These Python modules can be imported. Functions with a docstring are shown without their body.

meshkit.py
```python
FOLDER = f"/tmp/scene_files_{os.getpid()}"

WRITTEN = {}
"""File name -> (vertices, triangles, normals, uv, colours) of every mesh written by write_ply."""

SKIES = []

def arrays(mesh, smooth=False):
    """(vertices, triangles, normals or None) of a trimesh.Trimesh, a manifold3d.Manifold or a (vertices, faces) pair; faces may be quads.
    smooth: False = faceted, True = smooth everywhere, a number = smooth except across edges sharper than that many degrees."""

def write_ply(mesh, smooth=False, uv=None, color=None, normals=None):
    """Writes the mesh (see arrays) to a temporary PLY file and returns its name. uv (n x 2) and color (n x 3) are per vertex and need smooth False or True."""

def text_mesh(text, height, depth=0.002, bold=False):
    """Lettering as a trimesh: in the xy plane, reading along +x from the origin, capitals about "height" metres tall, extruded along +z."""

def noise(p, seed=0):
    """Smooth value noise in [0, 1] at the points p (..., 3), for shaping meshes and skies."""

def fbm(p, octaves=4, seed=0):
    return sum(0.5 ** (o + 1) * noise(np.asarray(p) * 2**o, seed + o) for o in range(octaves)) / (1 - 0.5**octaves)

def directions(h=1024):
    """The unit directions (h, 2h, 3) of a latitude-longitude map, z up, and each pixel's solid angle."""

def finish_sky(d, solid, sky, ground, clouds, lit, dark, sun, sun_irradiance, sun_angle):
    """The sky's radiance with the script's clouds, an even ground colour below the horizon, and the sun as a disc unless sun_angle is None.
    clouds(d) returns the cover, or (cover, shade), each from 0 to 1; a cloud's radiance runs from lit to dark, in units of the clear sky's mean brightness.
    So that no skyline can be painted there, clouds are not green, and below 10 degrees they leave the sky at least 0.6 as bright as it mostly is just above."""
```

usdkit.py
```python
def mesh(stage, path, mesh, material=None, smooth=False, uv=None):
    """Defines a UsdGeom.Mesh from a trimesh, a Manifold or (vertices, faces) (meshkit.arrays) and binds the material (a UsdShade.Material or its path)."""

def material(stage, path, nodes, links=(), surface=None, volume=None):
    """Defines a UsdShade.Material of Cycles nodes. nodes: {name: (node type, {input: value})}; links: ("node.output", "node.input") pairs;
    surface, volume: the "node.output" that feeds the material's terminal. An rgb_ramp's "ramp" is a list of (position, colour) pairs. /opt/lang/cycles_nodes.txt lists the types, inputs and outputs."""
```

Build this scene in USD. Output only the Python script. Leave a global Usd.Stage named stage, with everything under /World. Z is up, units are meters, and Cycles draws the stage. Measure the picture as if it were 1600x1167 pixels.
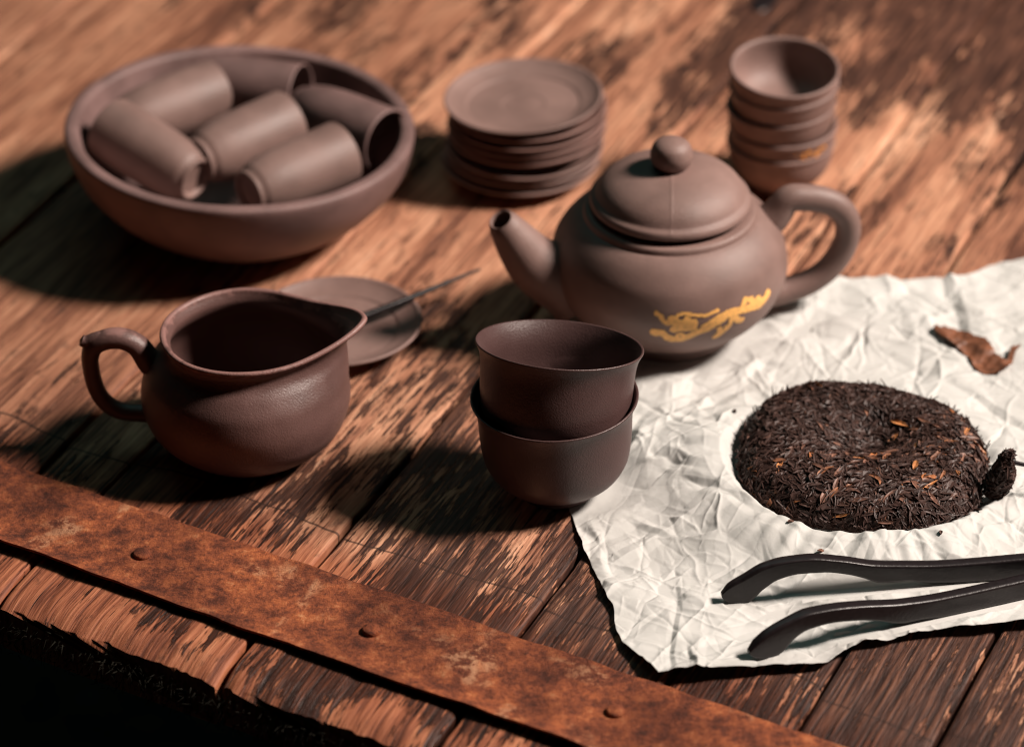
import math, numpy as np, trimesh
from scipy.interpolate import PchipInterpolator, CubicSpline
from shapely.geometry import LineString, Polygon, Point
from shapely.ops import unary_union
from pxr import Usd, UsdGeom, UsdLux, UsdShade, Gf, Sdf
import usdkit
from meshkit import noise, fbm

rng = np.random.default_rng(7)
stage = Usd.Stage.CreateInMemory()
UsdGeom.SetStageUpAxis(stage, UsdGeom.Tokens.z)
UsdGeom.SetStageMetersPerUnit(stage, 1.0)
stage.SetDefaultPrim(UsdGeom.Xform.Define(stage, '/World').GetPrim())
UsdGeom.Scope.Define(stage, '/World/Looks')

# ------------------------------------------------------------------ camera
PITCH, DIST = math.radians(32.5), 1.75
cam = UsdGeom.Camera.Define(stage, '/World/camera')
cam_pos = np.array([0, -DIST * math.cos(PITCH), DIST * math.sin(PITCH)])
cam.AddTranslateOp().Set(Gf.Vec3d(*map(float, cam_pos)))
cam.AddRotateXOp().Set(90 - math.degrees(PITCH))
cam.CreateHorizontalApertureAttr(36.0)
cam.CreateFocalLengthAttr(36.0 * 5500 / 1600)
cam.CreateFStopAttr(5.2)
FOCUS = np.array([0.02, -0.160, 0.020])
cam.CreateFocusDistanceAttr(float((FOCUS - cam_pos) @ np.array([0, math.cos(PITCH), -math.sin(PITCH)])))
cam.CreateExposureAttr(0.68)

# ------------------------------------------------------------------ light: one hard lamp from the right, a weak cool fill from above
LAMP_DIR = np.array([0.975, 0.02, 0]); LAMP_EL = math.radians(45)
LAMP_DIR = np.r_[LAMP_DIR[:2] / np.linalg.norm(LAMP_DIR) * math.cos(LAMP_EL), math.sin(LAMP_EL)]
def aim(light, pos, target=(0.02, 0.0, 0.0)):
    z = np.asarray(pos, float) - target; z /= np.linalg.norm(z); x = np.cross([0.0, 1.0, 0.02], z); x /= np.linalg.norm(x); y = np.cross(z, x)
    light.AddTransformOp().Set(Gf.Matrix4d(*map(float, (*x, 0, *y, 0, *z, 0, *pos, 1))))
key = UsdLux.DiskLight.Define(stage, '/World/key_lamp'); key.CreateRadiusAttr(0.29); key.CreateNormalizeAttr(True)
key.CreateIntensityAttr(40.0); key.CreateColorAttr(Gf.Vec3f(1.0, 0.865, 0.77)); aim(key, LAMP_DIR * 3.0)
fill = UsdLux.RectLight.Define(stage, '/World/fill_lamp'); fill.CreateWidthAttr(2.2); fill.CreateHeightAttr(1.6); fill.CreateNormalizeAttr(True)
fill.CreateIntensityAttr(0.95); fill.CreateColorAttr(Gf.Vec3f(0.5, 0.97, 0.9)); aim(fill, np.array([-0.5, 1.2, 2.2]))

# ------------------------------------------------------------------ helpers
used = {}
def numbered(path):
    k = used.get(path, 0); used[path] = k + 1
    return path if k == 0 else f'{path}_{k:03d}'

def tag(prim, label=None, cat=None, group=None, kind=None):
    for k, v in (('label', label), ('category', cat), ('group', group), ('kind', kind)):
        if v: prim.SetCustomDataByKey(k, v)
    return prim

def thing(name, label, cat, loc=(0, 0, 0), rot=None, group=None, kind=None):
    x = UsdGeom.Xform.Define(stage, numbered('/World/' + name))
    if rot is None:
        x.AddTranslateOp().Set(Gf.Vec3d(*map(float, loc)))
    else:
        r = np.asarray(rot)                                  # columns: local axes in world
        m = np.eye(4); m[:3, :3] = r.T; m[3, :3] = loc
        x.AddTransformOp().Set(Gf.Matrix4d(*map(float, m.ravel())))
    return tag(x.GetPrim(), label, cat, group, kind)

def part(parent, name, mesh, m, smooth=40, label=None, kind=None):
    base = str(parent.GetPath()) if parent is not None else '/World'
    p = usdkit.mesh(stage, numbered(f'{base}/{name}'), mesh, m, smooth=smooth).GetPrim()
    return tag(p, label, kind=kind)

def dup(root, loc, rot, label, group=None):
    name = root.GetName()
    r = thing(name, label, root.GetCustomDataByKey('category'), loc, rot, group or root.GetCustomDataByKey('group'))
    return r

def Rz(a): c, s = math.cos(a), math.sin(a); return np.array([[c, -s, 0], [s, c, 0], [0, 0, 1.0]])
def Rx(a): c, s = math.cos(a), math.sin(a); return np.array([[1.0, 0, 0], [0, c, -s], [0, s, c]])
def Ry(a): c, s = math.cos(a), math.sin(a); return np.array([[c, 0, s], [0, 1.0, 0], [-s, 0, c]])

def smoothpath(pts, n, closed=False):
    pts = np.asarray(pts, float); t = np.r_[0, np.cumsum(np.linalg.norm(np.diff(pts, axis=0), axis=1))]
    return CubicSpline(t, pts)(np.linspace(0, t[-1], n))

def profile(pts, rnd=0.6, n=4):
    """Rounds the corners of a polyline (mm) a little and returns metres."""
    pts = np.asarray(pts, float); out = [pts[0]]
    for a, b, c in zip(pts[:-2], pts[1:-1], pts[2:]):
        da, dc = np.linalg.norm(a - b), np.linalg.norm(c - b)
        ka, kc = min(rnd, da * .45) / da, min(rnd, dc * .45) / dc
        p, q = b + (a - b) * ka, b + (c - b) * kc
        for t in np.linspace(0, 1, n):
            out.append((1 - t) ** 2 * p + 2 * t * (1 - t) * b + t * t * q)
    out.append(pts[-1])
    return np.array(out) / 1000

def curve(pts, n):
    pts = np.asarray(pts, float); t = np.r_[0, np.cumsum(np.linalg.norm(np.diff(pts, axis=0), axis=1))]
    return PchipInterpolator(t, pts)(np.linspace(0, t[-1], n))

def grid_faces(nu, nv, wrap_u):
    i, j = np.meshgrid(np.arange(nu if wrap_u else nu - 1), np.arange(nv - 1), indexing='ij')
    a, b = i * nv + j, ((i + 1) % nu) * nv + j
    q = np.stack([a, b, b + 1, a + 1], -1).reshape(-1, 4)
    return np.vstack([q[:, [0, 1, 2]], q[:, [0, 2, 3]]])

def lathe(prof, n=128, warp=None):
    """Revolves (r, z) about z; r = 0 ends close it. warp(theta, r, z) -> r, z"""
    prof = np.asarray(prof, float); th = np.linspace(0, 2 * np.pi, n, endpoint=False)
    r, z = np.broadcast_to(prof[:, 0], (n, len(prof))).copy(), np.broadcast_to(prof[:, 1], (n, len(prof))).copy()
    T = np.broadcast_to(th[:, None], r.shape)
    if warp is not None: r, z = warp(T, r, z)
    v = np.stack([r * np.cos(T), r * np.sin(T), z], -1).reshape(-1, 3)
    m = trimesh.Trimesh(v, grid_faces(n, len(prof), True), process=False)
    m.merge_vertices(digits_vertex=8); m.update_faces(m.nondegenerate_faces())
    if m.volume < 0: m.invert()
    return m

def tube(path, radii, sides=20, flat=1.0, cap=True, up=(0, 0, 1.0)):
    path = np.asarray(path, float); n = len(path); radii = np.broadcast_to(radii, n)
    t = np.gradient(path, axis=0); t /= np.linalg.norm(t, axis=1, keepdims=True)
    u = np.zeros_like(t); w = np.asarray(up, float)
    for k in range(n):
        w = w - t[k] * (w @ t[k]); w /= np.linalg.norm(w); u[k] = w
    b = np.cross(t, u); a = np.linspace(0, 2 * np.pi, sides, endpoint=False)
    ring = path[:, None] + radii[:, None, None] * (np.cos(a)[None, :, None] * u[:, None] + flat * np.sin(a)[None, :, None] * b[:, None])
    v = ring.transpose(1, 0, 2).reshape(-1, 3); f = grid_faces(sides, n, True)
    if cap:
        v = np.vstack([v, path[0] - t[0] * radii[0] * .35, path[-1] + t[-1] * radii[-1] * .35]); k = np.arange(sides); c0, c1 = len(v) - 2, len(v) - 1
        f = np.vstack([f, np.stack([k * n, np.full(sides, c0), (k + 1) % sides * n], 1), np.stack([k * n + n - 1, (k + 1) % sides * n + n - 1, np.full(sides, c1)], 1)])
    m = trimesh.Trimesh(v, f, process=False)
    if m.volume < 0: m.invert()
    return m

def lumpy(m, amp, scale, seed=0):
    v = np.array(m.vertices); d = (fbm(v * scale + 11.3, 3, seed) - .5)[:, None]
    return trimesh.Trimesh(v + np.array(m.vertex_normals) * d * 2 * amp, m.faces, process=False)

def flake(length, width, bend, twist, n=4):
    """A thin curled leaf: lens outline, closed top and underside, about 4n * 4 triangles."""
    s = np.linspace(-1, 1, n + 1); w = width * np.sqrt(np.clip(1 - s * s, 0, 1)) * .5 + 1e-5
    x = s * length / 2; y0 = bend * length * (s * s - .4) * .5; tw = twist * s
    v = []
    for k in range(n + 1):
        for side in (-1, 0, 1):
            y, z = side * w[k], (abs(side) * .45 * w[k]) + 0.00025
            v.append((x[k], y * math.cos(tw[k]) - z * math.sin(tw[k]) + y0[k] * .8, y * math.sin(tw[k]) + z * math.cos(tw[k]) - abs(y0[k]) * .3))
    v = np.array(v); nt = len(v); lo = v - np.array([0, 0, .0005]); f = []
    for k in range(n):
        for c in range(2):
            a = 3 * k + c; f += [(a, a + 3, a + 4), (a, a + 4, a + 1), (nt + a, nt + a + 4, nt + a + 3), (nt + a, nt + a + 1, nt + a + 4)]
        for c, o in ((0, 1), (2, -1)):
            a = 3 * k + c; q = [(a, nt + a, nt + a + 3), (a, nt + a + 3, a + 3)]
            f += q if o > 0 else [t[::-1] for t in q]
    return np.vstack([v, lo]), np.array(f)

# ------------------------------------------------------------------ materials
def M(name, nodes, links, surface='p.BSDF'):
    return usdkit.material(stage, '/World/Looks/' + name, nodes, links, surface=surface)

def clay(name, base, rough=.5, spec=.35, blot=1.0, wear=9.0):
    b = np.array(base)
    return M(name, {
        'tc': ('texture_coordinate', {}), 'oi': ('object_info', {}),
        'n1': ('noise_texture', {'scale': 28, 'detail': 5, 'roughness': .6}),
        'r1': ('rgb_ramp', {'ramp': [(.25, b * (1 - .22 * blot)), (.5, b), (.75, b * (1 + .2 * blot))]}),
        'sp': ('noise_texture', {'scale': 1100, 'detail': 3, 'roughness': .7}),
        'r2': ('rgb_ramp', {'ramp': [(.0, (1, 1, 1)), (.69, (1, 1, 1)), (.78, (2.0, 1.8, 1.7))]}),
        'dust': ('voronoi_texture', {'scale': 230, 'randomness': 1}),
        'r3': ('rgb_ramp', {'ramp': [(0, (3.2, 2.8, 2.5)), (.045, (3.0, 2.6, 2.3)), (.075, (1, 1, 1)), (1, (1, 1, 1))]}),
        'dm': ('noise_texture', {'scale': 45, 'detail': 2}), 'dr': ('rgb_ramp', {'ramp': [(.56, (0, 0, 0)), (.66, (1, 1, 1))]}),
        'm3': ('mix', {'mix_type': 'mix', 'color1': (1, 1, 1)}),
        'm1': ('mix', {'mix_type': 'multiply', 'fac': 1}), 'm2': ('mix', {'mix_type': 'multiply', 'fac': 1}),
        'rr': ('map_range', {'from_min': .3, 'from_max': .7, 'to_min': rough - .07, 'to_max': rough + .09}),
        'oz': ('separate_xyz', {}), 'wn': ('noise_texture', {'scale': 140, 'detail': 5, 'roughness': .65}), 'wm': ('math', {'math_type': 'multiply_add', 'value2': .016}),
        'wr': ('map_range', {'range_type': 'smoothstep', 'from_min': wear + .0075, 'from_max': wear + .0105, 'to_max': .8, 'clamp': True}), 'm4': ('mix', {'color2': np.minimum(b * 2.3, 1)}),
        'b1': ('bump', {'strength': .45, 'distance': .0005}),
        'p': ('principled_bsdf', {'specular_ior_level': spec})},
        [('tc.object', 'n1.vector'), ('tc.object', 'sp.vector'), ('tc.object', 'dust.vector'), ('tc.object', 'dm.vector'), ('n1.fac', 'r1.fac'), ('sp.fac', 'r2.fac'),
         ('dust.distance', 'r3.fac'), ('dm.fac', 'dr.fac'), ('dr.color', 'm3.fac'), ('r3.color', 'm3.color2'),
         ('r1.color', 'm1.color1'), ('r2.color', 'm1.color2'), ('m1.color', 'm2.color1'), ('m3.color', 'm2.color2'), ('m2.color', 'm4.color1'), ('tc.object', 'oz.vector'), ('tc.object', 'wn.vector'), ('wn.fac', 'wm.value1'), ('oz.z', 'wm.value3'), ('wm.value', 'wr.value'), ('wr.result', 'm4.fac'), ('m4.color', 'p.base_color'),
         ('n1.fac', 'rr.value'), ('rr.result', 'p.roughness'), ('sp.fac', 'b1.height'), ('b1.normal', 'p.normal')])

CLAY = clay('brown_clay', (.195, .122, .106), .5, .4, 1.3)
CLAY_DARK = clay('dark_clay', (.068, .036, .034), .4, .45)
CLAY_RED = clay('reddish_clay', (.18, .100, .084), .5, .4, 1.3)
CLAY_PIT = clay('pitcher_clay', (.115, .060, .053), .43, .45, 1.4, .0635)
CLAY_BOWL = clay('bowl_clay', (.165, .100, .093), .5, .35, 2.0)

def wood():
    A = math.radians(65.7)
    N = {'geo': ('geometry', {}), 'oi': ('object_info', {}),
         'rot': ('vector_rotate', {'rotate_type': 'z_axis', 'angle': -A}),
         'off': ('combine_xyz', {'y': 3.0, 'z': 0}), 'orn': ('math', {'math_type': 'multiply', 'value2': 37.0}),
         'add': ('vector_math', {'math_type': 'add'}),
         'wv': ('noise_texture', {'scale': 7, 'detail': 2}), 'wo': ('vector_math', {'math_type': 'multiply', 'vector2': (0, .006, 0)}), 'warp': ('vector_math', {'math_type': 'add'}),
         's1': ('mapping', {'scale': (22, 480, 60)}), 'g1': ('noise_texture', {'scale': 1, 'detail': 7, 'roughness': .62}),
         's2': ('mapping', {'scale': (5, 48, 20)}), 'g2': ('noise_texture', {'scale': 1, 'detail': 5, 'roughness': .6, 'distortion': .6}),
         's3': ('mapping', {'scale': (9, 20, 9)}), 'g3': ('noise_texture', {'scale': 1, 'detail': 5, 'roughness': .62}),
         's4': ('mapping', {'scale': (34, 400, 60)}), 'g4': ('noise_texture', {'scale': 1, 'detail': 9, 'roughness': .66}),
         's5': ('mapping', {'scale': (6, 420, 60)}), 'g5': ('noise_texture', {'scale': 1, 'detail': 3}),
         's6': ('mapping', {'scale': (70, 110, 60)}), 'g6': ('noise_texture', {'scale': 1, 'detail': 6, 'roughness': .7}),
         'mixg': ('mix_float', {'fac': .5}),
         'base': ('rgb_ramp', {'ramp': [(.34, (.060, .025, .017)), (.43, (.185, .076, .045)), (.50, (.385, .178, .106)), (.59, (.565, .305, .19)), (.70, (.75, .51, .37))]}),
         # varnish left to the front and right, with light falloff painted in towards the back
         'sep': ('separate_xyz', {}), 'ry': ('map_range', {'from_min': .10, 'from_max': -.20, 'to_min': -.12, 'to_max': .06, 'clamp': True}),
         'rx': ('map_range', {'from_min': .34, 'from_max': .60, 'to_min': 0.0, 'to_max': .34, 'clamp': True}), 'back_falloff': ('map_range', {'from_min': .20, 'from_max': .42, 'to_min': 0.0, 'to_max': .05, 'clamp': True}), 'c3d': ('math', {'math_type': 'add'}), 'dg': ('vector_math', {'math_type': 'dot_product', 'vector2': (1, .75, 0)}),  # back right stain deepened by painted vignette, back edge by painted falloff
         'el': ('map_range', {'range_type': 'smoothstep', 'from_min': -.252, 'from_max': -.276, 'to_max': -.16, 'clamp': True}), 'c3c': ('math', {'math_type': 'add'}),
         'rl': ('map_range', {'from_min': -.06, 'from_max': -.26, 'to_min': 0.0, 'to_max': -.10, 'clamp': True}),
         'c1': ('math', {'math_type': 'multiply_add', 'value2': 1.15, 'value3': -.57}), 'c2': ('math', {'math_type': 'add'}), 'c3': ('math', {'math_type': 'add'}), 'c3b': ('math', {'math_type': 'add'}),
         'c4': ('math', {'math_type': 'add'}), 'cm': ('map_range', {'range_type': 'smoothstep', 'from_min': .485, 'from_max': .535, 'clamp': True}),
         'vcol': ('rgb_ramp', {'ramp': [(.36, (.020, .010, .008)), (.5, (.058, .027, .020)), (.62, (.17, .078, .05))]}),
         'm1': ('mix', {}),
         # grey-brown grime
         'gr': ('map_range', {'range_type': 'smoothstep', 'from_min': .54, 'from_max': .70, 'to_max': .55, 'clamp': True}), 'm2': ('mix', {'color2': (.055, .03, .024)}),
         # fine cracks
         'cr': ('map_range', {'range_type': 'smoothstep', 'from_min': .34, 'from_max': .28, 'to_max': .85, 'clamp': True}), 'm3': ('mix', {'color2': (.016, .008, .006)}),
         # rust bled from the iron strip
         'q': ('vector_math', {'math_type': 'dot_product', 'vector2': (.492, .870, 0)}),
         'qn': ('math', {'math_type': 'multiply_add', 'value2': .045, 'value3': -.0225}), 'qa': ('math', {'math_type': 'add'}),
         'q1': ('map_range', {'range_type': 'smoothstep', 'from_min': -.158, 'from_max': -.185, 'to_max': .72, 'clamp': True}), 'm4': ('mix', {'mix_type': 'multiply', 'color2': (.62, .34, .2)}),
         'qd': ('math', {'math_type': 'compare', 'value2': -.1605, 'value3': .0007}), 'qk': ('math', {'math_type': 'multiply', 'value2': .75}), 'm5': ('mix', {'color2': (.03, .014, .01)}), 'pl': ('rgb_ramp', {'ramp': [(0, (.66, .60, .58)), (.35, (1.04, 1.02, 1.0)), (.6, (.80, .74, .71)), (1, (1.16, 1.14, 1.12))]}), 'm6': ('mix', {'mix_type': 'multiply', 'fac': 1}),
         'rg': ('map_range', {'from_min': 0, 'from_max': 1, 'to_min': .62, 'to_max': .42}),
         'h1': ('math', {'math_type': 'multiply_add', 'value2': .8}), 'h2': ('math', {'math_type': 'multiply_add', 'value2': -.8}),
         'bp': ('bump', {'strength': .9, 'distance': .0015}),
         'p': ('principled_bsdf', {'specular_ior_level': .3})}
    L = [('geo.position', 'rot.vector'), ('oi.random', 'orn.value1'), ('orn.value', 'off.x'), ('rot.vector', 'add.vector1'), ('off.vector', 'add.vector2'),
         ('add.vector', 'wv.vector'), ('wv.color', 'wo.vector1'), ('add.vector', 'warp.vector1'), ('wo.vector', 'warp.vector2')]
    for k in '12345': L += [('warp.vector', f's{k}.vector'), (f's{k}.vector', f'g{k}.vector')]
    L += [('warp.vector', 's6.vector'), ('s6.vector', 'g6.vector'),
          ('g1.fac', 'mixg.a'), ('g2.fac', 'mixg.b'), ('mixg.result', 'base.fac'),
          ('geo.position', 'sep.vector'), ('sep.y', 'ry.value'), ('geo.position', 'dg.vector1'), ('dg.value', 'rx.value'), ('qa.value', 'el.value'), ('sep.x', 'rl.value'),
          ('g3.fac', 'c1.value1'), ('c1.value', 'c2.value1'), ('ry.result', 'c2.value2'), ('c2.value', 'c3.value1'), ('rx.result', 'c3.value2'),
          ('c3.value', 'c3b.value1'), ('rl.result', 'c3b.value2'), ('c3b.value', 'c3c.value1'), ('el.result', 'c3c.value2'), ('sep.y', 'back_falloff.value'), ('c3c.value', 'c3d.value1'), ('back_falloff.result', 'c3d.value2'), ('c3d.value', 'c4.value1'), ('g4.fac', 'c4.value2'), ('c4.value', 'cm.value'),
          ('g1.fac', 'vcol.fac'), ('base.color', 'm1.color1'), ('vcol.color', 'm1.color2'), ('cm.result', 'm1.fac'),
          ('g6.fac', 'gr.value'), ('gr.result', 'm2.fac'), ('m1.color', 'm2.color1'),
          ('g5.fac', 'cr.value'), ('cr.result', 'm3.fac'), ('m2.color', 'm3.color1'),
          ('geo.position', 'q.vector1'), ('wv.fac', 'qn.value1'), ('q.value', 'qa.value1'), ('qn.value', 'qa.value2'), ('qa.value', 'q1.value'), ('q1.result', 'm4.fac'), ('m3.color', 'm4.color1'),
          ('qa.value', 'qd.value1'), ('qd.value', 'qk.value1'), ('qk.value', 'm5.fac'), ('m4.color', 'm5.color1'),
          ('oi.random', 'pl.fac'), ('m5.color', 'm6.color1'), ('pl.color', 'm6.color2'), ('m6.color', 'p.base_color'), ('cm.result', 'rg.value'), ('rg.result', 'p.roughness'),
          ('g1.fac', 'h1.value1'), ('cm.result', 'h1.value3'), ('cr.result', 'h2.value1'), ('h1.value', 'h2.value3'), ('h2.value', 'bp.height'), ('bp.normal', 'p.normal')]
    return M('worn_wood', N, L)
WOOD = wood()

RUST = M('rusty_iron', {
    'geo': ('geometry', {}), 'n1': ('noise_texture', {'scale': 95, 'detail': 12, 'roughness': .8}),
    'n2': ('noise_texture', {'scale': 24, 'detail': 6, 'roughness': .62, 'distortion': .5}), 'n3': ('noise_texture', {'scale': 420, 'detail': 5, 'roughness': .7}),
    'r1': ('rgb_ramp', {'ramp': [(.30, (.035, .014, .010)), (.42, (.10, .03, .016)), (.50, (.21, .062, .028)), (.58, (.34, .105, .040)), (.68, (.48, .24, .12))]}),
    'n4': ('noise_texture', {'scale': 11, 'detail': 5, 'roughness': .6}), 'r4': ('rgb_ramp', {'ramp': [(.36, (.5, .43, .42)), (.5, (1.0, .92, .88)), (.62, (1.3, 1.2, 1.08))]}), 'm3': ('mix', {'mix_type': 'multiply', 'fac': 1}),
    'r2': ('map_range', {'range_type': 'smoothstep', 'from_min': .54, 'from_max': .66, 'to_max': .5, 'clamp': True}),
    'mm': ('math', {'math_type': 'multiply'}), 'rm': ('map_range', {'range_type': 'smoothstep', 'from_min': .485, 'from_max': .525, 'clamp': True}),
    'm1': ('mix', {'color2': (.55, .36, .22)}),
    'rd': ('map_range', {'range_type': 'smoothstep', 'from_min': .60, 'from_max': .68, 'to_max': .75, 'clamp': True}), 'm2': ('mix', {'color2': (.035, .017, .013)}),
    'b': ('bump', {'strength': .9, 'distance': .0014}), 'ad': ('math', {'math_type': 'add'}),
    'p': ('principled_bsdf', {'roughness': .78, 'specular_ior_level': .25})},
    [('geo.position', f'n{k}.vector') for k in '1234'] + [('n4.fac', 'r4.fac'), ('m2.color', 'm3.color1'), ('r4.color', 'm3.color2'), ('n1.fac', 'r1.fac'), ('n2.fac', 'r2.value'), ('n1.fac', 'rm.value'), ('r2.result', 'mm.value1'), ('rm.result', 'mm.value2'),
     ('mm.value', 'm1.fac'), ('r1.color', 'm1.color1'), ('n3.fac', 'rd.value'), ('rd.result', 'm2.fac'), ('m1.color', 'm2.color1'), ('m3.color', 'p.base_color'),
     ('n1.fac', 'ad.value1'), ('n3.fac', 'ad.value2'), ('ad.value', 'b.height'), ('b.normal', 'p.normal')])

PAPER = M('crumpled_paper', {
    'geo': ('geometry', {}), 'n1': ('noise_texture', {'scale': 30, 'detail': 5}), 
    'v2': ('noise_texture', {'scale': 160, 'detail': 4, 'distortion': 1.2}), 
    'r1': ('rgb_ramp', {'ramp': [(.3, (.51, .51, .49)), (.5, (.57, .57, .55)), (.7, (.60, .60, .58))]}),
    'h': ('math', {'math_type': 'multiply_add', 'value2': .5}),
    'b': ('bump', {'strength': .35, 'distance': .0009}), 'p': ('principled_bsdf', {'roughness': .62, 'specular_ior_level': .25}),
    'tl': ('translucent_bsdf', {'color': (.55, .5, .42)}), 'mx': ('mix_closure', {'fac': .12})},
    [('geo.position', 'n1.vector'), 
     ('geo.position', 'v2.vector'), ('n1.fac', 'r1.fac'), ('r1.color', 'p.base_color'), ('v2.fac', 'h.value1'), ('h.value', 'b.height'),
     ('b.normal', 'p.normal'), ('p.BSDF', 'mx.closure1'), ('tl.BSDF', 'mx.closure2')], surface='mx.closure')

def leaf_mat(name, rnd):
    node = 'oi' if rnd == 'random' else 'geo'
    return M(name, {
        'geo': ('geometry', {}), 'oi': ('object_info', {}), 'n': ('noise_texture', {'scale': 260, 'detail': 4}),
        'r': ('rgb_ramp', {'ramp': [(0, (.045, .024, .020)), (.4, (.115, .060, .046)), (.78, (.20, .098, .068)), (.88, (.23, .10, .055)), (.95, (.34, .13, .05)), (1, (.52, .22, .08))]}),
        'rn': ('rgb_ramp', {'ramp': [(.3, (.6, .6, .6)), (.7, (1.5, 1.45, 1.4))]}), 'm': ('mix', {'mix_type': 'multiply', 'fac': 1}),
        'b': ('bump', {'strength': .4, 'distance': .0006}), 'p': ('principled_bsdf', {'roughness': .5, 'specular_ior_level': .3})},
        [('geo.position', 'n.vector'), (f'{node}.{rnd}', 'r.fac'), ('n.fac', 'rn.fac'), ('r.color', 'm.color1'), ('rn.color', 'm.color2'), ('m.color', 'p.base_color'),
         ('n.fac', 'b.height'), ('b.normal', 'p.normal')])
LEAVES, LEAF = leaf_mat('pressed_tea', 'random_per_island'), leaf_mat('tea_leaf_look', 'random')

def plain(name, col, rough=.5, spec=.4, scale=200, bump=.2, var=.25):
    c = np.array(col)
    return M(name, {'geo': ('geometry', {}), 'n': ('noise_texture', {'scale': scale, 'detail': 5, 'roughness': .6}),
        'r': ('rgb_ramp', {'ramp': [(.3, c * (1 - var)), (.7, c * (1 + var))]}), 'b': ('bump', {'strength': bump, 'distance': .0005}),
        'p': ('principled_bsdf', {'roughness': rough, 'specular_ior_level': spec})},
        [('geo.position', 'n.vector'), ('n.fac', 'r.fac'), ('r.color', 'p.base_color'), ('n.fac', 'b.height'), ('b.normal', 'p.normal')])
BLACK_WOOD = plain('black_lacquered_wood', (.013, .0095, .0105), .33, .35, 500, .3)
GOLD = plain('gold_print', (.95, .50, .15), .5, .4, 600, .15, .2)
GOLD_FAINT = plain('worn_gold_print', (.75, .32, .08), .5, .4, 900, .1, .5)
DRY_LEAF = plain('dry_leaf_look', (.16, .062, .032), .5, .35, 140, .6, .55)
SOIL = plain('dark_soil', (.02, .017, .014), .9, .1, 30, 1.0, .5)
MOSS = plain('dark_moss', (.012, .011, .008), .9, .1, 300, .8, .5)
CRUMB = plain('pale_crumb', (.6, .5, .4), .7, .2)

# ------------------------------------------------------------------ ground below the table
g = trimesh.creation.box([12, 12, .1]); g.apply_translation([0, 0, -.77])
tag(part(None, 'ground', g, SOIL, False), kind='structure')

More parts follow.
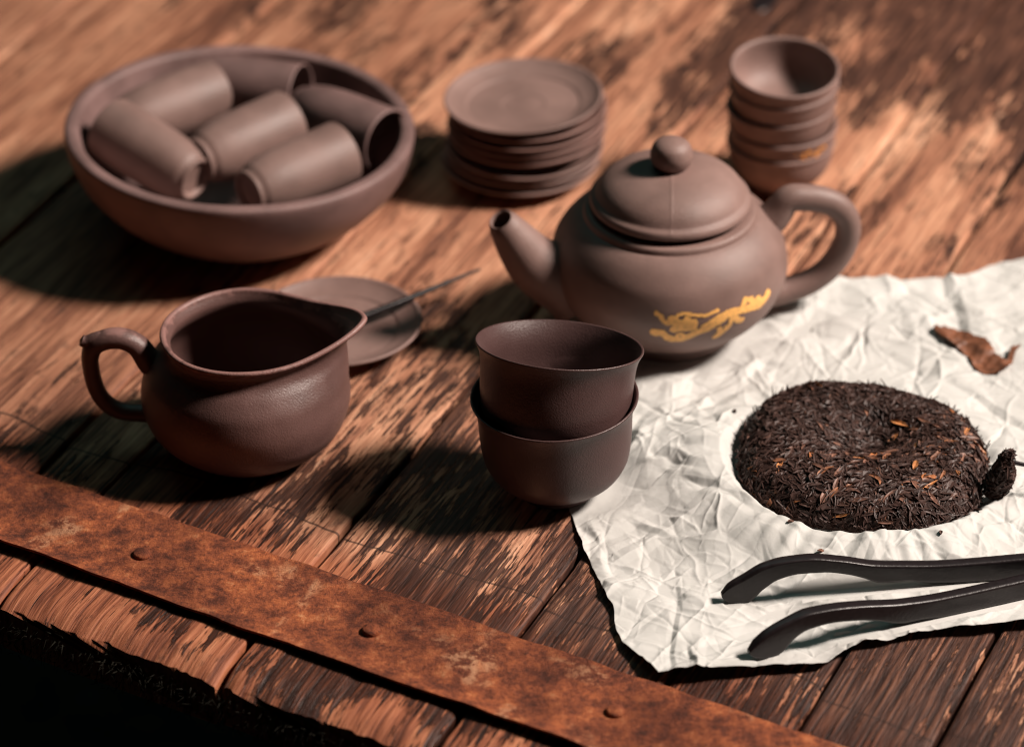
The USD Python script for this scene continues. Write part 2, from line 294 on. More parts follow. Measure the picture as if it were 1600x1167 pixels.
# ------------------------------------------------------------------ table of worn boards with an iron strip
A = math.radians(65.7); DV, NV = np.array([math.cos(A), math.sin(A), 0]), np.array([-math.sin(A), math.cos(A), 0])
EV = np.array([.492, .870, 0])                                      # across the iron strip, into the table
TV = np.array([.870, -.492, 0])                                     # along the strip
table = thing('plank_table', 'rustic table of worn wooden boards with a rusty iron strip', 'table')
def start_s(n): return (-.279 + .0904 * n) / .9955
seams = [.52, .41, .300, .1712, .1338, .0153, -.0915, -.1648, -.2285, -.2855, -.345, -.41, -.48]
gaps = [.002, .002, .004, .0022, .0016, .0028, .0020, .0020, .0018, .0022, .002, .002, .002]
def plank(n_hi, n_lo, seed):
    ch = .0016
    w = n_hi - n_lo; k = max(10, int(w / .0028)); c = np.linspace(n_lo + ch, n_hi - ch, k)
    cross = np.r_[n_lo, n_lo, n_lo + ch * .35, c, n_hi - ch * .35, n_hi, n_hi]; drop = np.r_[-.026, -ch, -ch * .35, np.zeros(k), -ch * .35, -ch, -.026]
    s0 = start_s((n_hi + n_lo) / 2); u = np.r_[0, .0005, np.linspace(.0015, .05, 26), np.linspace(.056, .42, 66), np.linspace(.43, .98, 40)]
    S, C = np.meshgrid(u, cross, indexing='ij'); H = np.broadcast_to(drop, S.shape).copy()
    q = np.stack([S * 14 + seed * 9.1, C * 210, np.full_like(S, seed)], -1)
    q2 = np.stack([S * 6 + seed * 3.1, C * 40, np.full_like(S, seed)], -1)
    top = H > -.02
    H = np.where(top, H + (fbm(q, 3, seed) - .5) * .0011 + (fbm(q2, 2, seed + 5) - .5) * .0007 - .0006, H)
    edge = np.clip((np.minimum(C - n_lo, n_hi - C)) / .006, 0, 1)
    H = np.where(top, H - (1 - edge) * np.clip(fbm(np.stack([S * 40, C * 60, S * 0 + 3.3], -1), 3, seed + 9) - .46, 0, 1) * .006, H)
    worn = np.clip(1 - S / .016, 0, 1); H = np.where(top, H - worn ** 2 * .0035, H)
    fray = (fbm(np.stack([C * 160, C * 0 + seed, C * 0], -1), 4, seed + 3) - .5) * .0045 + (noise(np.stack([C * 620, C * 0, C * 0 + seed], -1), seed) - .5) * .0010
    S2 = start_s(C) + S + fray * np.clip(1 - S / .03, 0, 1)
    P = S2[..., None] * DV + C[..., None] * NV; P[..., 2] = H
    nu, nv = S.shape; v = P.reshape(-1, 3); f = grid_faces(nu, nv, False)
    i0 = np.arange(nv); f2 = [(i0[j], i0[j + 1], i0[0]) for j in range(1, nv - 1)]; e = (nu - 1) * nv; f3 = [(e + j + 1, e + j, e) for j in range(1, nv - 1)]
    k0 = np.arange(nu - 1) * nv; f4 = np.vstack([np.stack([k0, k0 + nv, k0 + 2 * nv - 1], 1), np.stack([k0, k0 + 2 * nv - 1, k0 + nv - 1], 1)])
    m = trimesh.Trimesh(v, np.vstack([f, f2, f3, f4]), process=False)
    if m.volume < 0: m.invert()
    return m
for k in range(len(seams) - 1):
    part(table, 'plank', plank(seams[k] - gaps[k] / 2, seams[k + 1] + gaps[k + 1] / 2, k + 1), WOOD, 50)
# two battens and four legs under the boards
for s in (-.16, .52):
    b = trimesh.creation.box([1.0, .07, .04]); m = np.eye(4); m[:3, 0], m[:3, 1], m[:3, 2] = NV, DV, [0, 0, 1]; m[:3, 3] = DV * s + NV * .02 + [0, 0, -.0475]
    b.apply_transform(m); part(table, 'batten', b, WOOD, False)
    for n in (-.36, .40):
        l = trimesh.creation.box([.06, .06, .65]); m2 = m.copy(); m2[:3, 3] = DV * s + NV * n + [0, 0, -.3935]; l.apply_transform(m2); part(table, 'leg', l, WOOD, False)

kn = lumpy(lathe(profile([(0, .9), (7, .8), (8.6, .2), (9, -2), (0, -2)], .8), 32), .0006, 120); kn.apply_scale([.8, 1.7, 1]); kn.apply_transform(trimesh.transformations.rotation_matrix(A - np.pi / 2, [0, 0, 1])); kn.apply_translation([.1505, .4130, 0])  # small dark raised spot set into a board at the far edge
part(table, 'knot', kn, BLACK_WOOD, 50, label='dark spot on a board near the far edge of the picture')
def strip_mesh():
    u, w = np.linspace(-.42, .42, 240), np.linspace(-.2465, -.1905, 24)
    Uu, Ww = np.meshgrid(u, w, indexing='ij'); lip = np.clip((-.235 - Ww) / .0115, 0, 1)
    jag = (fbm(np.stack([Uu * 60, Uu * 0, Ww * 0 + 2], -1), 4, 4) - .5)
    side = np.clip(np.abs(Ww + .2185) / .028, 0, 1) ** 8
    Ww2 = Ww + jag * .0022 * side * np.sign(Ww + .2185)
    z = .0020 + .0022 * lip ** 1.5 * (1.0 + 1.0 * (fbm(np.stack([Uu * 9, Uu * 0, Uu * 0], -1), 2, 6) - .5)) + (fbm(np.stack([Uu * 40, Ww * 40, Uu * 0], -1), 3, 8) - .5) * .0013
    def pt(zz): P = Uu[..., None] * TV + Ww2[..., None] * EV; P[..., 2] = zz; return P.reshape(-1, 3)
    nu, nv = Uu.shape; f = grid_faces(nu, nv, False); n = nu * nv
    rim = np.r_[np.arange(nu) * nv, (nu - 1) * nv + np.arange(1, nv), (np.arange(nu)[::-1] * nv + nv - 1)[1:], np.arange(nv)[::-1][1:]]
    a, b = rim[:-1], rim[1:]
    m = trimesh.Trimesh(np.vstack([pt(z), pt(z - .0013)]), np.vstack([f, f[:, ::-1] + n, np.stack([a, b, b + n], 1), np.stack([a, b + n, a + n], 1)]), process=False)
    m.fix_normals(); return m
strip = part(table, 'iron_strip', strip_mesh(), RUST, 50, label='rusty flat iron strip nailed across the board ends')
for p in ((-.1699, -.1584), (-.0627, -.2167), (.0445, -.275), (-.277, -.1001)):
    rv = lumpy(lathe(profile([(0, 1.5), (2.2, 1.35), (3.6, .8), (4.1, .1), (4.1, -1.6), (0, -1.6)], .5), 28), .0003, 300)
    rv.apply_translation([*p, .0033]); part(strip, 'rivet', rv, RUST, 40)

# fringe of dark moss and splinters under the front edge of the boards
def moss():
    V, Fs, k = [], [], 0
    for i in range(7000):
        n = rng.uniform(-.12, .36); s = start_s(n); base = (s + rng.uniform(-.006, .010)) * DV + n * NV; base[2] = rng.uniform(-.024, -.007)
        d = -DV * rng.uniform(.2, 1) + NV * rng.normal(0, .5) + np.array([0, 0, rng.normal(-.2, .6)]); d /= np.linalg.norm(d); side = np.cross(d, rng.normal(size=3)); side /= np.linalg.norm(side)
        L, w = rng.uniform(.0015, .0055), rng.uniform(.00015, .0004); up = np.cross(side, d)
        V += [base - side * w, base + side * w, base + up * w, base + d * L]; Fs += [(k, k + 1, k + 3), (k + 1, k + 2, k + 3), (k + 2, k, k + 3), (k, k + 2, k + 1)]; k += 4
    return trimesh.Trimesh(np.array(V), np.array(Fs), process=False)
tag(part(None, 'edge_moss', moss(), MOSS, False), 'dark mossy fringe along the front edge of the table', 'moss', kind='stuff')

# ------------------------------------------------------------------ paper
CAKE = np.array([.1662, -.0895])
FOOT_POT, FOOT_CUP = np.array([.0786, .0445]), np.array([.0254, -.1006])
def paper_height(X, Y, crease=1.0):
    r = np.random.default_rng(21)
    P3 = np.stack([X * 14, Y * 14, X * 0], -1); h = .0032 + (fbm(P3, 3, 3) - .45) * .0050
    wx, wy = (fbm(np.stack([X * 55, Y * 55, X * 0 + 4], -1), 2, 12) - .5) * .006, (fbm(np.stack([X * 55, Y * 55, X * 0 + 8], -1), 2, 13) - .5) * .006
    Xw, Yw = X + wx, Y + wy
    for k in range(420):
        cx, cy = r.uniform(.02, .34), r.uniform(-.26, .12); a = r.uniform(0, np.pi); L = r.uniform(.008, .042) * r.choice([.7, 1, 1.5]); w = r.uniform(.0012, .0060); amp = r.normal(0, 1) * .20 * w + np.sign(r.normal()) * .10 * w
        dx, dy = Xw - cx, Yw - cy; s, d = dx * math.cos(a) + dy * math.sin(a), -dx * math.sin(a) + dy * math.cos(a)
        ridge = np.maximum(0, 1 - np.abs(d) / w); step = np.clip(d / w, -1, 1) if k % 3 == 0 else 0
        h = h + crease * amp * np.exp(-(s / L) ** 2) * (ridge + (.55 * step * np.exp(-(d / (4 * w)) ** 2) if k % 3 == 0 else 0))
    # facets: a sheet crumpled into flat triangles at four sizes, with sharp creases along some of their sides
    from scipy.spatial import Delaunay
    Q = np.stack([Xw, Yw], -1).reshape(-1, 2)
    for n_, amp, cr, wd in ((120, .0012, .0006, .0013), (480, .0008, .00062, .0010), (2200, .00042, .00026, .0008), (7000, .00018, 0, 1)):
        pts = np.stack([r.uniform(-.03, .40, n_), r.uniform(-.31, .17, n_)], 1); pts = np.vstack([pts, [(-1, -1), (-1, 1), (1, 1), (1, -1)]])
        hv, tri = np.r_[r.normal(0, 1, n_), 0, 0, 0, 0], Delaunay(pts); si = tri.find_simplex(Q); T_ = tri.transform[si]; b2 = np.einsum('ijk,ik->ij', T_[:, :2], Q - T_[:, 2]); bc = np.c_[b2, 1 - b2.sum(1)]
        sv = tri.simplices[si]; hz = (bc * hv[sv]).sum(1) * amp
        if cr:
            for e in range(3):
                a, b, c = sv[:, e], sv[:, (e + 1) % 3], sv[:, (e + 2) % 3]; ev = pts[c] - pts[b]; L = np.linalg.norm(ev, axis=1)
                alt = np.abs(ev[:, 0] * (pts[a] - pts[b])[:, 1] - ev[:, 1] * (pts[a] - pts[b])[:, 0]) / np.maximum(L, 1e-9); dist = bc[:, e] * alt
                lo, hi = np.minimum(b, c).astype(np.int64), np.maximum(b, c).astype(np.int64); rnd = ((lo * 73856093 ^ hi * 19349663) % 1009) / 1009.0
                hz = hz + np.where(rnd < .42, np.where(rnd < .28, 1.0, -.8), 0) * cr * np.exp(-(dist / wd) ** 1.2) * np.clip(np.minimum(bc[:, (e + 1) % 3], bc[:, (e + 2) % 3]) * 6, 0, 1)
        h = h + crease * hz.reshape(X.shape)
    # the bed pressed round the cake
    dx, dy = X - CAKE[0], Y - CAKE[1]; rr = np.hypot(dx, dy); th = np.arctan2(dy, dx)
    wall = np.clip((rr - .0592) / .009, 0, 1); wall = wall * wall * (3 - 2 * wall); fall = np.exp(-np.clip(rr - .071, 0, 1) ** 2 / .026 ** 2)
    front = np.exp(-((np.angle(np.exp(1j * (th + 1.55)))) / .95) ** 2); left = np.exp(-((np.angle(np.exp(1j * (th - 3.25)))) / .8) ** 2)
    ringh = .0018 + .0085 * front + .0085 * left
    pit = np.clip(1 - (rr - .054) / .008, 0, 1)
    h = h * (1 - .85 * pit) + wall * fall * ringh * (1 + .5 * (fbm(np.stack([np.cos(th) * 5, np.sin(th) * 5, rr * 8], -1), 2, 31) - .5))
    rad = np.sin(th * 46 + 6 * fbm(np.stack([np.cos(th) * 3, np.sin(th) * 3, rr * 0], -1), 2, 5)) * .0006 * np.exp(-((rr - .082) / .014) ** 2) * front; h = h + rad
    for c, rad_, z in ((FOOT_POT, .037, .0004), (FOOT_CUP, .021, .0004)):
        d = np.hypot(X - c[0], Y - c[1]); k = np.clip((d - rad_) / .022, 0, 1); h = z + (h - z) * k * k * (3 - 2 * k)
    for a, b in (((.0995, -.1962), (.235, -.1766)), ((.110, -.2378), (.233, -.1922))):   # the tong arms press it down
        a, b = np.array(a), np.array(b); d = b - a; t = np.clip(((X - a[0]) * d[0] + (Y - a[1]) * d[1]) / (d @ d), 0, 1.8); dist = np.hypot(X - a[0] - t * d[0], Y - a[1] - t * d[1])
        lim = .0022 + np.clip(dist - .004, 0, 1) * 1.3; h = np.minimum(h, lim)
    return np.maximum(h, .0004)

def paper_mesh(n=620):
    left = curve([(.0640, -.252), (.0560, -.236), (.0458, -.2135), (.0440, -.195), (.0394, -.1745), (.0335, -.147), (.0262, -.1200), (.026, -.08), (.028, -.03), (.032, .010)], n)
    bot = curve([(.0640, -.252), (.0738, -.250), (.084, -.2488), (.104, -.2475), (.122, -.2445), (.1378, -.2415), (.147, -.233), (.1588, -.2262), (.19, -.219), (.228, -.2135), (.28, -.207), (.335, -.203)], n)
    top = curve([(.032, .010), (.06, .027), (.095, .041), (.1275, .0555), (.148, .073), (.165, .0795), (.19, .084), (.2157, .0876), (.235, .089), (.252, .101), (.2674, .1055), (.335, .115)], n)
    right = np.linspace((.335, -.203), (.335, .115), n)
    u = np.linspace(0, 1, n)[:, None, None]; v = np.linspace(0, 1, n)[None, :, None]
    q = (1 - v) * bot[:, None] + v * top[:, None] + (1 - u) * left[None] + u * right[None] - ((1 - u) * (1 - v) * bot[0] + u * (1 - v) * bot[-1] + (1 - u) * v * top[0] + u * v * top[-1])
    jag = np.stack([fbm(np.stack([q[..., 0] * 48, q[..., 1] * 48, q[..., 0] * 0 + k], -1), 3, 40 + k) - .5 for k in range(2)], -1)
    edge = np.minimum(np.minimum(u, 1 - u), np.minimum(v, 1 - v)); q = q + jag * .0055 * np.exp(-edge / .02)
    X, Y = q[..., 0], q[..., 1]; Z = paper_height(X, Y)
    e2 = np.minimum(u[..., 0], np.minimum(v[..., 0], 1 - v[..., 0]))
    curl = np.exp(-e2 / .022) * .0075 * np.clip(fbm(np.stack([X * 26, Y * 26, X * 0], -1), 2, 51) - .33, 0, 1) * np.clip(np.hypot(X - FOOT_CUP[0], Y - FOOT_CUP[1]) / .05 - .6, 0, 1) * np.clip(np.hypot(X - FOOT_POT[0], Y - FOOT_POT[1]) / .06 - .6, 0, 1)
    Z = Z + curl * .9
    top_v = np.stack([X, Y, Z], -1).reshape(-1, 3); f = grid_faces(n, n, False)
    m = trimesh.Trimesh(top_v, f, process=False)
    if m.face_normals[:, 2].mean() < 0: m.invert(); f = np.array(m.faces)
    low = top_v - np.array([0, 0, .00025]); N_ = len(top_v)
    idx = np.arange(N_).reshape(n, n); rim = np.r_[idx[:, 0], idx[-1, 1:], idx[::-1, -1][1:], idx[0, ::-1][1:]]; a, b = rim[:-1], rim[1:]
    return trimesh.Trimesh(np.vstack([top_v, low]), np.vstack([f, f[:, ::-1] + N_, np.stack([a, a + N_, b + N_], 1), np.stack([a, b + N_, b], 1)]), process=False)
PM = paper_mesh()
tag(part(None, 'wrapping_paper', PM, PAPER, True), 'crumpled off white sheet of paper spread under the tea cake', 'paper')
def paper_z(x, y): return float(paper_height(np.array([[x]]), np.array([[y]]))[0, 0])

# ------------------------------------------------------------------ bowl with tumblers
BOWL = np.array([-.1452, .1545, 0])
bowl = thing('clay_bowl', 'wide shallow brown clay bowl holding a heap of tumblers', 'bowl', BOWL - [0, 0, .0005], Ry(math.radians(2.2)) * .975)
bp = np.vstack([profile([(0, 2), (39, 2), (41, 0), (46, 0), (48, 2.5)], 1), curve([(49, 3), (64, 10.5), (78.5, 22.5), (88.6, 36), (93.0, 47.5), (94.4, 55)], 22) / 1000,
                profile([(94.4, 55), (94.0, 58.2), (90.8, 59.2), (86.6, 58.4), (85.6, 54)], 1.8, 6), curve([(85.4, 53), (82, 42), (72, 27.5), (57, 15.5), (38, 9), (0, 8)], 22) / 1000])
part(bowl, 'body', lumpy(lathe(bp, 160), .0006, 18), CLAY_BOWL, 50)

def tumbler_meshes():
    o = np.vstack([profile([(0, 2.2), (9.5, 2.2), (10.5, 0), (12.6, 0), (13, 2.5), (14.8, 5)], .7), curve([(15.2, 6), (17.3, 14), (18.4, 26), (18.9, 42), (19.1, 58)], 16) / 1000,
                   profile([(19.1, 58), (19.2, 60.5), (18.3, 61.2), (17.3, 60.4), (17.0, 57)], .5), curve([(16.9, 56), (16.6, 40), (16.0, 24), (14.5, 11), (10, 6.5), (0, 6)], 16) / 1000])
    return lathe(o, 72)
TUM = tumbler_meshes()
def axis_rot(d, spin=0):
    d = np.asarray(d, float); d /= np.linalg.norm(d); x = np.cross([0, 0, 1.0], d); x = x / np.linalg.norm(x); return np.stack([x, np.cross(d, x), d], 1) @ Rz(spin)
tumblers = [
    ((-0.1885, 0.1440, 0.0445), (-.78, .58, .17), 'tapered clay tumbler at the left of the bowl, its foot pointing to the front', 1.0),
    ((-0.1855, 0.1980, 0.0425), (.78, .62, .0), 'clay tumbler lying at the back left of the bowl, half behind the tapered one', 1.0),
    ((-0.1425, 0.2190, 0.0435), (.93, -.34, .04), 'clay tumbler rearmost in the bowl with its dark mouth turned right', 1.0),
    ((-0.1420, 0.1580, 0.0445), (.75, .66, .03), 'clay tumbler in the middle of the heap in the bowl', 1.0),
    ((-0.0900, 0.1800, 0.0425), (.76, -.64, .02), 'clay tumbler at the right of the bowl with its wide mouth facing forward', 1.02),
    ((-0.1130, 0.1270, 0.0425), (.77, .64, .03), 'clay tumbler nearest the front rim of the bowl, its hollow foot showing', 1.0)]
for k, (c, d, lab, sc) in enumerate(tumblers):
    R = axis_rot(d, k * 1.3) * sc * np.array([.93, .93, [1.0, 1.03, 1.0, .98, 1.02, 1.0][k]])[None, :]; c = np.array(c)
    t = thing('tumbler', lab, 'tumbler', c - R[:, 2] * .0305, R, 'tumblers heaped in the bowl'); part(t, 'body', lumpy(TUM, .0004, 26, 200 + k), CLAY if k not in (2, 4) else CLAY_BOWL, 40)

# ------------------------------------------------------------------ saucers
def saucer_mesh():
    o = np.vstack([profile([(0, 1.2), (20, 1.2), (21, 0), (24.5, 0), (25.5, 2.0)], .6), curve([(26, 2.4), (33, 4.0), (39, 6.2), (42.2, 8.0)], 10) / 1000,
                   profile([(42.6, 8.2), (43.2, 9.0), (42.7, 9.9), (41.6, 9.8), (40.4, 8.9)], .5), curve([(40, 8.6), (36, 6.6), (31.5, 5.2)], 8) / 1000, profile([(31.2, 5.1), (30.2, 4.3), (24, 4.0), (12, 4.1), (11.4, 3.7), (0, 3.7)], .6)])
    return lathe(o, 96)
SAU = saucer_mesh()
SB = np.array([.0056, .2053, 0])
words = ['lowest saucer of the stack, resting on the wood', 'second saucer from the bottom of the stack', 'third saucer from the bottom of the stack, below the dark gap', 'fourth saucer from the bottom, just above the dark gap in the stack',
         'fifth saucer from the bottom of the stack', 'third saucer from the top of the stack', 'second saucer from the top, directly under the topmost one', 'topmost saucer of the stack, its round well showing']
zs = [0, .0050, .0100, .0178, .0226, .0274, .0322, .0375]
sx = [(-.001, 0), (.0004, .0006), (.0012, -.0006), (.0028, .0006), (.0024, .0), (.0032, -.0006), (.0028, .0006), (.0008, 0)]
for k in range(8):
    tl = math.radians([.0, -.4, -.2, -1.9, -2.1, -2.3, -2.3, -2.9][k]); R = Ry(tl) @ Rz(k * 1.1)
    t = thing('saucer', 'brown clay ' + words[k], 'saucer', SB + [sx[k][0], sx[k][1], zs[k]], R, 'saucers stacked behind the teapot spout'); part(t, 'body', lumpy(SAU, .00035, 22, 220 + k), CLAY_RED if k in (3, 4, 5, 6) else CLAY, 40)
t = thing('saucer', 'single clay saucer lying behind the pitcher with a stick across it', 'saucer', (-.0881, .0347, .0004), Ry(math.radians(-.5)))
part(t, 'body', SAU, CLAY, 40)

def stick():
    p = smoothpath([(-.108, .017, .0086), (-.085, .0305, .0098), (-.050, .0525, .0128), (-.0165, .0745, .0158)], 30); r = np.interp(np.linspace(0, 1, 30), [0, .05, .5, 1], [.0012, .0026, .0019, .0007]); return tube(p, r, 12)
k_ = thing('tea_stick', 'thin dark tapered stick laid across the single saucer', 'stick'); part(k_, 'shaft', stick(), BLACK_WOOD, 40)

# ------------------------------------------------------------------ stacked small cups
def small_cup():
    o = np.vstack([profile([(0, 1.5), (11.5, 1.5), (12.5, 0), (15.5, 0), (16, 2.8)], .6), curve([(16.5, 3.2), (22, 7), (26.5, 13.5), (28.3, 20), (28.7, 24.5)], 14) / 1000,
                   profile([(28.8, 24.8), (29.6, 26.2), (29.3, 27.6), (28.2, 27.9), (27.0, 27.2), (26.6, 25.5)], .6), curve([(26.5, 25), (25.3, 17), (21.5, 10), (14, 5.8), (0, 4.5)], 14) / 1000])
    return lathe(o, 96)
SC = small_cup()
CB = np.array([.1452, .1932, 0])
cw = ['lowest small clay cup of the rear stack, standing on the wood', 'second small clay cup from the bottom of the rear stack, gold print showing', 'middle small clay cup of the five stacked behind the teapot', 'fourth small clay cup up the rear stack, under the topmost', 'topmost small clay cup of the rear stack, its hollow in view']
for k in range(5):
    tilt = Rx(math.radians([0, .5, 1.5, 3.5, 6.5][k])) @ Ry(math.radians([0, -1.5, -3.5, -3.0, 1.0][k])) @ Rz(k)
    t = thing('small_cup', cw[k], 'cup', CB + [[-.0002, .0012, .0006, .0012, -.0005][k], 0, [0, .0098, .0228, .0352, .0448][k]], tilt, 'small cups stacked behind the teapot'); part(t, 'body', lumpy(SC, .0003, 30, 240 + k), CLAY, 40)
    if k == 1:                                                     # a worn gold print on the side of the cup
        pr = []
        gr = np.random.default_rng(5)
        for _ in range(26):
            a0, z0 = gr.uniform(-80, -42), gr.uniform(19.0, 23.6); pr.append(Point(math.radians(a0) * 28.4, z0).buffer(gr.uniform(.5, 1.1)))
        cup_print = unary_union(pr)
        cup_thing, cup_rot = t, k

# ------------------------------------------------------------------ prints laid on turned surfaces
def laid(poly, rfun, off=.00025, step=.55, unit=1000.0, ref=60.0, thick=.0003, turn=0.0):
    """A flat shape in (arc length on radius ref, height) mm laid on the turned surface r = rfun(z) as a thin raised film."""
    x0, y0, x1, y1 = poly.bounds; X, Y = np.meshgrid(np.arange(x0 - step, x1 + step, step), np.arange(y0 - step, y1 + step, step), indexing='ij')
    from shapely import contains_xy
    inside = contains_xy(poly, X, Y); idx = -np.ones(X.shape, int); nx, ny = X.shape; V, F = [], []
    cell = contains_xy(poly, X[:-1, :-1] + step / 2, Y[:-1, :-1] + step / 2)
    need = np.zeros(X.shape, bool)
    for a in (0, 1):
        for b in (0, 1): need[a:nx - 1 + a, b:ny - 1 + b] |= cell
    idx[need] = np.arange(need.sum()); xs, ys = X[need], Y[need]
    th = xs / ref + turn; r = rfun(ys / unit)
    def sh(o): return np.stack([(r + o) * np.cos(th), (r + o) * np.sin(th), ys / unit], 1)
    n = len(xs); q = np.argwhere(cell); a, b, c, d = idx[q[:, 0], q[:, 1]], idx[q[:, 0] + 1, q[:, 1]], idx[q[:, 0] + 1, q[:, 1] + 1], idx[q[:, 0], q[:, 1] + 1]
    F = np.vstack([np.stack([a, b, c], 1), np.stack([a, c, d], 1)]); m = trimesh.Trimesh(np.vstack([sh(off), sh(off - thick)]), np.vstack([F, F[:, ::-1] + n]), process=False)
    return m
cf = PchipInterpolator(np.array([3.2, 7, 13.5, 20, 24.5]) / 1000, np.array([16.5, 22, 26.5, 28.3, 28.7]) / 1000)
part(cup_thing, 'gold_print', laid(cup_print, cf, ref=28.4, turn=-1.0), GOLD_FAINT, False)

# ------------------------------------------------------------------ teapot
POT = np.array([.0786, .0445, .0006])
pot = thing('teapot', 'round brown clay teapot with a knobbed lid and gold dragon print', 'teapot', POT, np.eye(3) * .9615)
PB = [(39, 7), (50, 15), (58.5, 27), (62, 40), (60, 52), (54, 62), (48.5, 67), (46.5, 68.2)]
pb = np.vstack([profile([(0, 2), (31, 2), (32, 0), (36.5, 0), (36.8, 5.2), (37.6, 6.3)], .8), curve(PB, 40) / 1000,
                profile([(46.3, 68.3), (45.2, 68.6), (44.8, 71.0), (43.8, 72.2), (41.5, 72.6), (38.5, 72.4), (38.0, 69)], .7), curve([(37.8, 68), (50, 60), (58, 40), (45, 14), (0, 6)], 20) / 1000])
part(pot, 'body', lathe(pb, 192), CLAY, 50)
lidp = np.vstack([profile([(0, 73.5), (38.6, 73.5), (40.0, 74.6), (41.6, 75.4), (42.0, 77.2), (41.2, 79.2), (39.6, 80.2), (38.8, 80.9)], .8), curve([(38.6, 81.2), (36.0, 85.6), (30, 90.4), (21, 93.8), (10, 95.6), (0, 96)], 26) / 1000])
def mould(T, r, z):
    d = np.angle(np.exp(1j * (T + 1.60))); return r, z + .00018 * np.exp(-(d * r / .0007) ** 2) * (r > .004)
lid = part(pot, 'lid', lathe(lidp, 420, mould), CLAY, 50)
kb = lathe(np.vstack([profile([(0, 93), (6.5, 94)], .5), curve([(6.2, 95.4), (9.8, 98.2), (11.0, 102.6), (9.6, 107.8), (5.8, 110.8), (0, 111.8)], 24) / 1000]), 64)
part(lid, 'knob', lumpy(kb, .0003, 80), CLAY, 50)
ca, sa = math.cos(.15), math.sin(.15)
def along(pts): return np.array([(x * ca, x * sa, z) for x, z in pts]) / 1000
sp = smoothpath(along([(-48, 30), (-60, 37), (-69.5, 43.5), (-77, 53), (-83.3, 63), (-88.3, 71.5)]), 40); tt = np.linspace(0, 1, 40)
def spout():
    ro = np.interp(tt, [0, .2, .45, .75, .95, 1], [22, 18.5, 15.0, 11.4, 8.4, 6.8]) / 1000
    outer = tube(sp, ro, 32, cap=False); ri = ro - .0016; inner = tube(sp[18:], ri[18:], 32, cap=False); n, m_ = 40, 22
    vo, vi = np.array(outer.vertices).reshape(32, n, 3), np.array(inner.vertices).reshape(32, m_, 3)
    # cut the mouth level-ish by sliding the last rings
    ax = (sp[-1] - sp[-3]) / np.linalg.norm(sp[-1] - sp[-3]); pn = np.array([-.42, -.26, .87])
    for arr in (vo, vi):                                            # level the mouth, easing in over the last rings
        nn = arr.shape[1]
        for kk in range(1, 9):
            ring = arr[:, nn - kk]; sh = ((sp[-1] - ring) @ pn) / (ax @ pn) if kk == 1 else shift * (1 - (kk - 1) / 8.0)
            if kk == 1: shift = np.clip(sh, -.006, .006); sh = shift
            arr[:, nn - kk] = ring + sh[:, None] * ax
    mid = (vo[:, -1] + vi[:, -1]) / 2 + (sp[-1] - sp[-2]) / np.linalg.norm(sp[-1] - sp[-2]) * .0007
    V = np.concatenate([vo, mid[:, None], vi[:, ::-1]], 1); k = V.shape[1]; v = V.reshape(-1, 3); f = grid_faces(32, k, True); c = sp[18]
    v = np.vstack([v, c]); i = np.arange(32); f = np.vstack([f, np.stack([i * k + k - 1, (i + 1) % 32 * k + k - 1, np.full(32, len(v) - 1)], 1)])
    m = trimesh.Trimesh(v, f, process=False); m.fix_normals(); return m
part(pot, 'spout', spout(), CLAY, 60)
hp = smoothpath(along([(44, 55), (53, 59.5), (58.5, 66), (62.5, 71.2), (69, 71.6), (80, 69.5), (90, 63.5), (95, 54), (94.5, 43), (89.5, 32), (81, 23), (71, 18), (60, 15.8), (48, 16)]), 90)
hr = np.interp(np.linspace(0, 1, 90), [0, .10, .16, .24, .34, .55, .75, .88, 1], [10, 8.6, 7.4, 7.2, 7.0, 6.7, 6.6, 7.0, 8.8]) / 1000
part(pot, 'handle', tube(hp, hr, 28), CLAY, 60)
strokes = [([(-98.1, 45.1), (-95.8, 43.3), (-94.3, 40.2), (-92.1, 39.2), (-90.4, 40.9)], 0.7), ([(-90.4, 41.6), (-87.7, 39.2), (-84.7, 39.4), (-80.8, 39.3)], 1.45),
    ([(-98.1, 33.1), (-95.0, 33.1), (-92.3, 29.3), (-89.1, 28.2), (-85.0, 28.4), (-81.5, 30.3), (-78.5, 32.7), (-74.0, 33.8), (-69.7, 36.6), (-65.1, 38.9)], 1.15),
    ([(-98.6, 33.1), (-97.4, 33.0)], 1.5), ([(-88.7, 42.4), (-87.4, 44.5), (-84.4, 45.1), (-79.1, 43.6), (-74.6, 42.7), (-68.5, 44.6)], 0.55),
    ([(-70.7, 38.1), (-66.1, 40.4), (-61.2, 41.6), (-55.9, 41.0), (-48.9, 39.8), (-43.1, 38.9), (-38.9, 41.1), (-37.4, 42.5)], 1.3), ([(-54.2, 44.0), (-52.9, 45.6), (-49.4, 44.9), (-48.0, 42.6), (-49.6, 41.7)], 0.9),
    ([(-59.4, 38.5), (-56.6, 34.6), (-54.3, 33.9)], 1.0), ([(-60.1, 39.6), (-61.4, 33.8), (-63.8, 29.9), (-67.9, 26.9)], 0.95), ([(-66.6, 32.6), (-66.0, 29.5)], 0.9), ([(-89.8, 35.6), (-86.8, 36.1), (-83.3, 36.1), (-80.2, 36.6)], 1.15),
    ([(-47, 41.2), (-44.6, 43.6), (-43.2, 41.6)], .8), ([(-84.6, 41), (-83.8, 42.6), (-82, 41.6)], .55), ([(-88, 31), (-86.4, 32.4), (-84.6, 31.2)], .6), ([(-76, 36.4), (-73, 38.0), (-70.4, 39.4)], .55)]
drag = unary_union([LineString(np.stack([np.radians([p[0] for p in s]) * 60, [p[1] for p in s]], 1))     .buffer(w * 1.75) for s, w in strokes])
wob = []
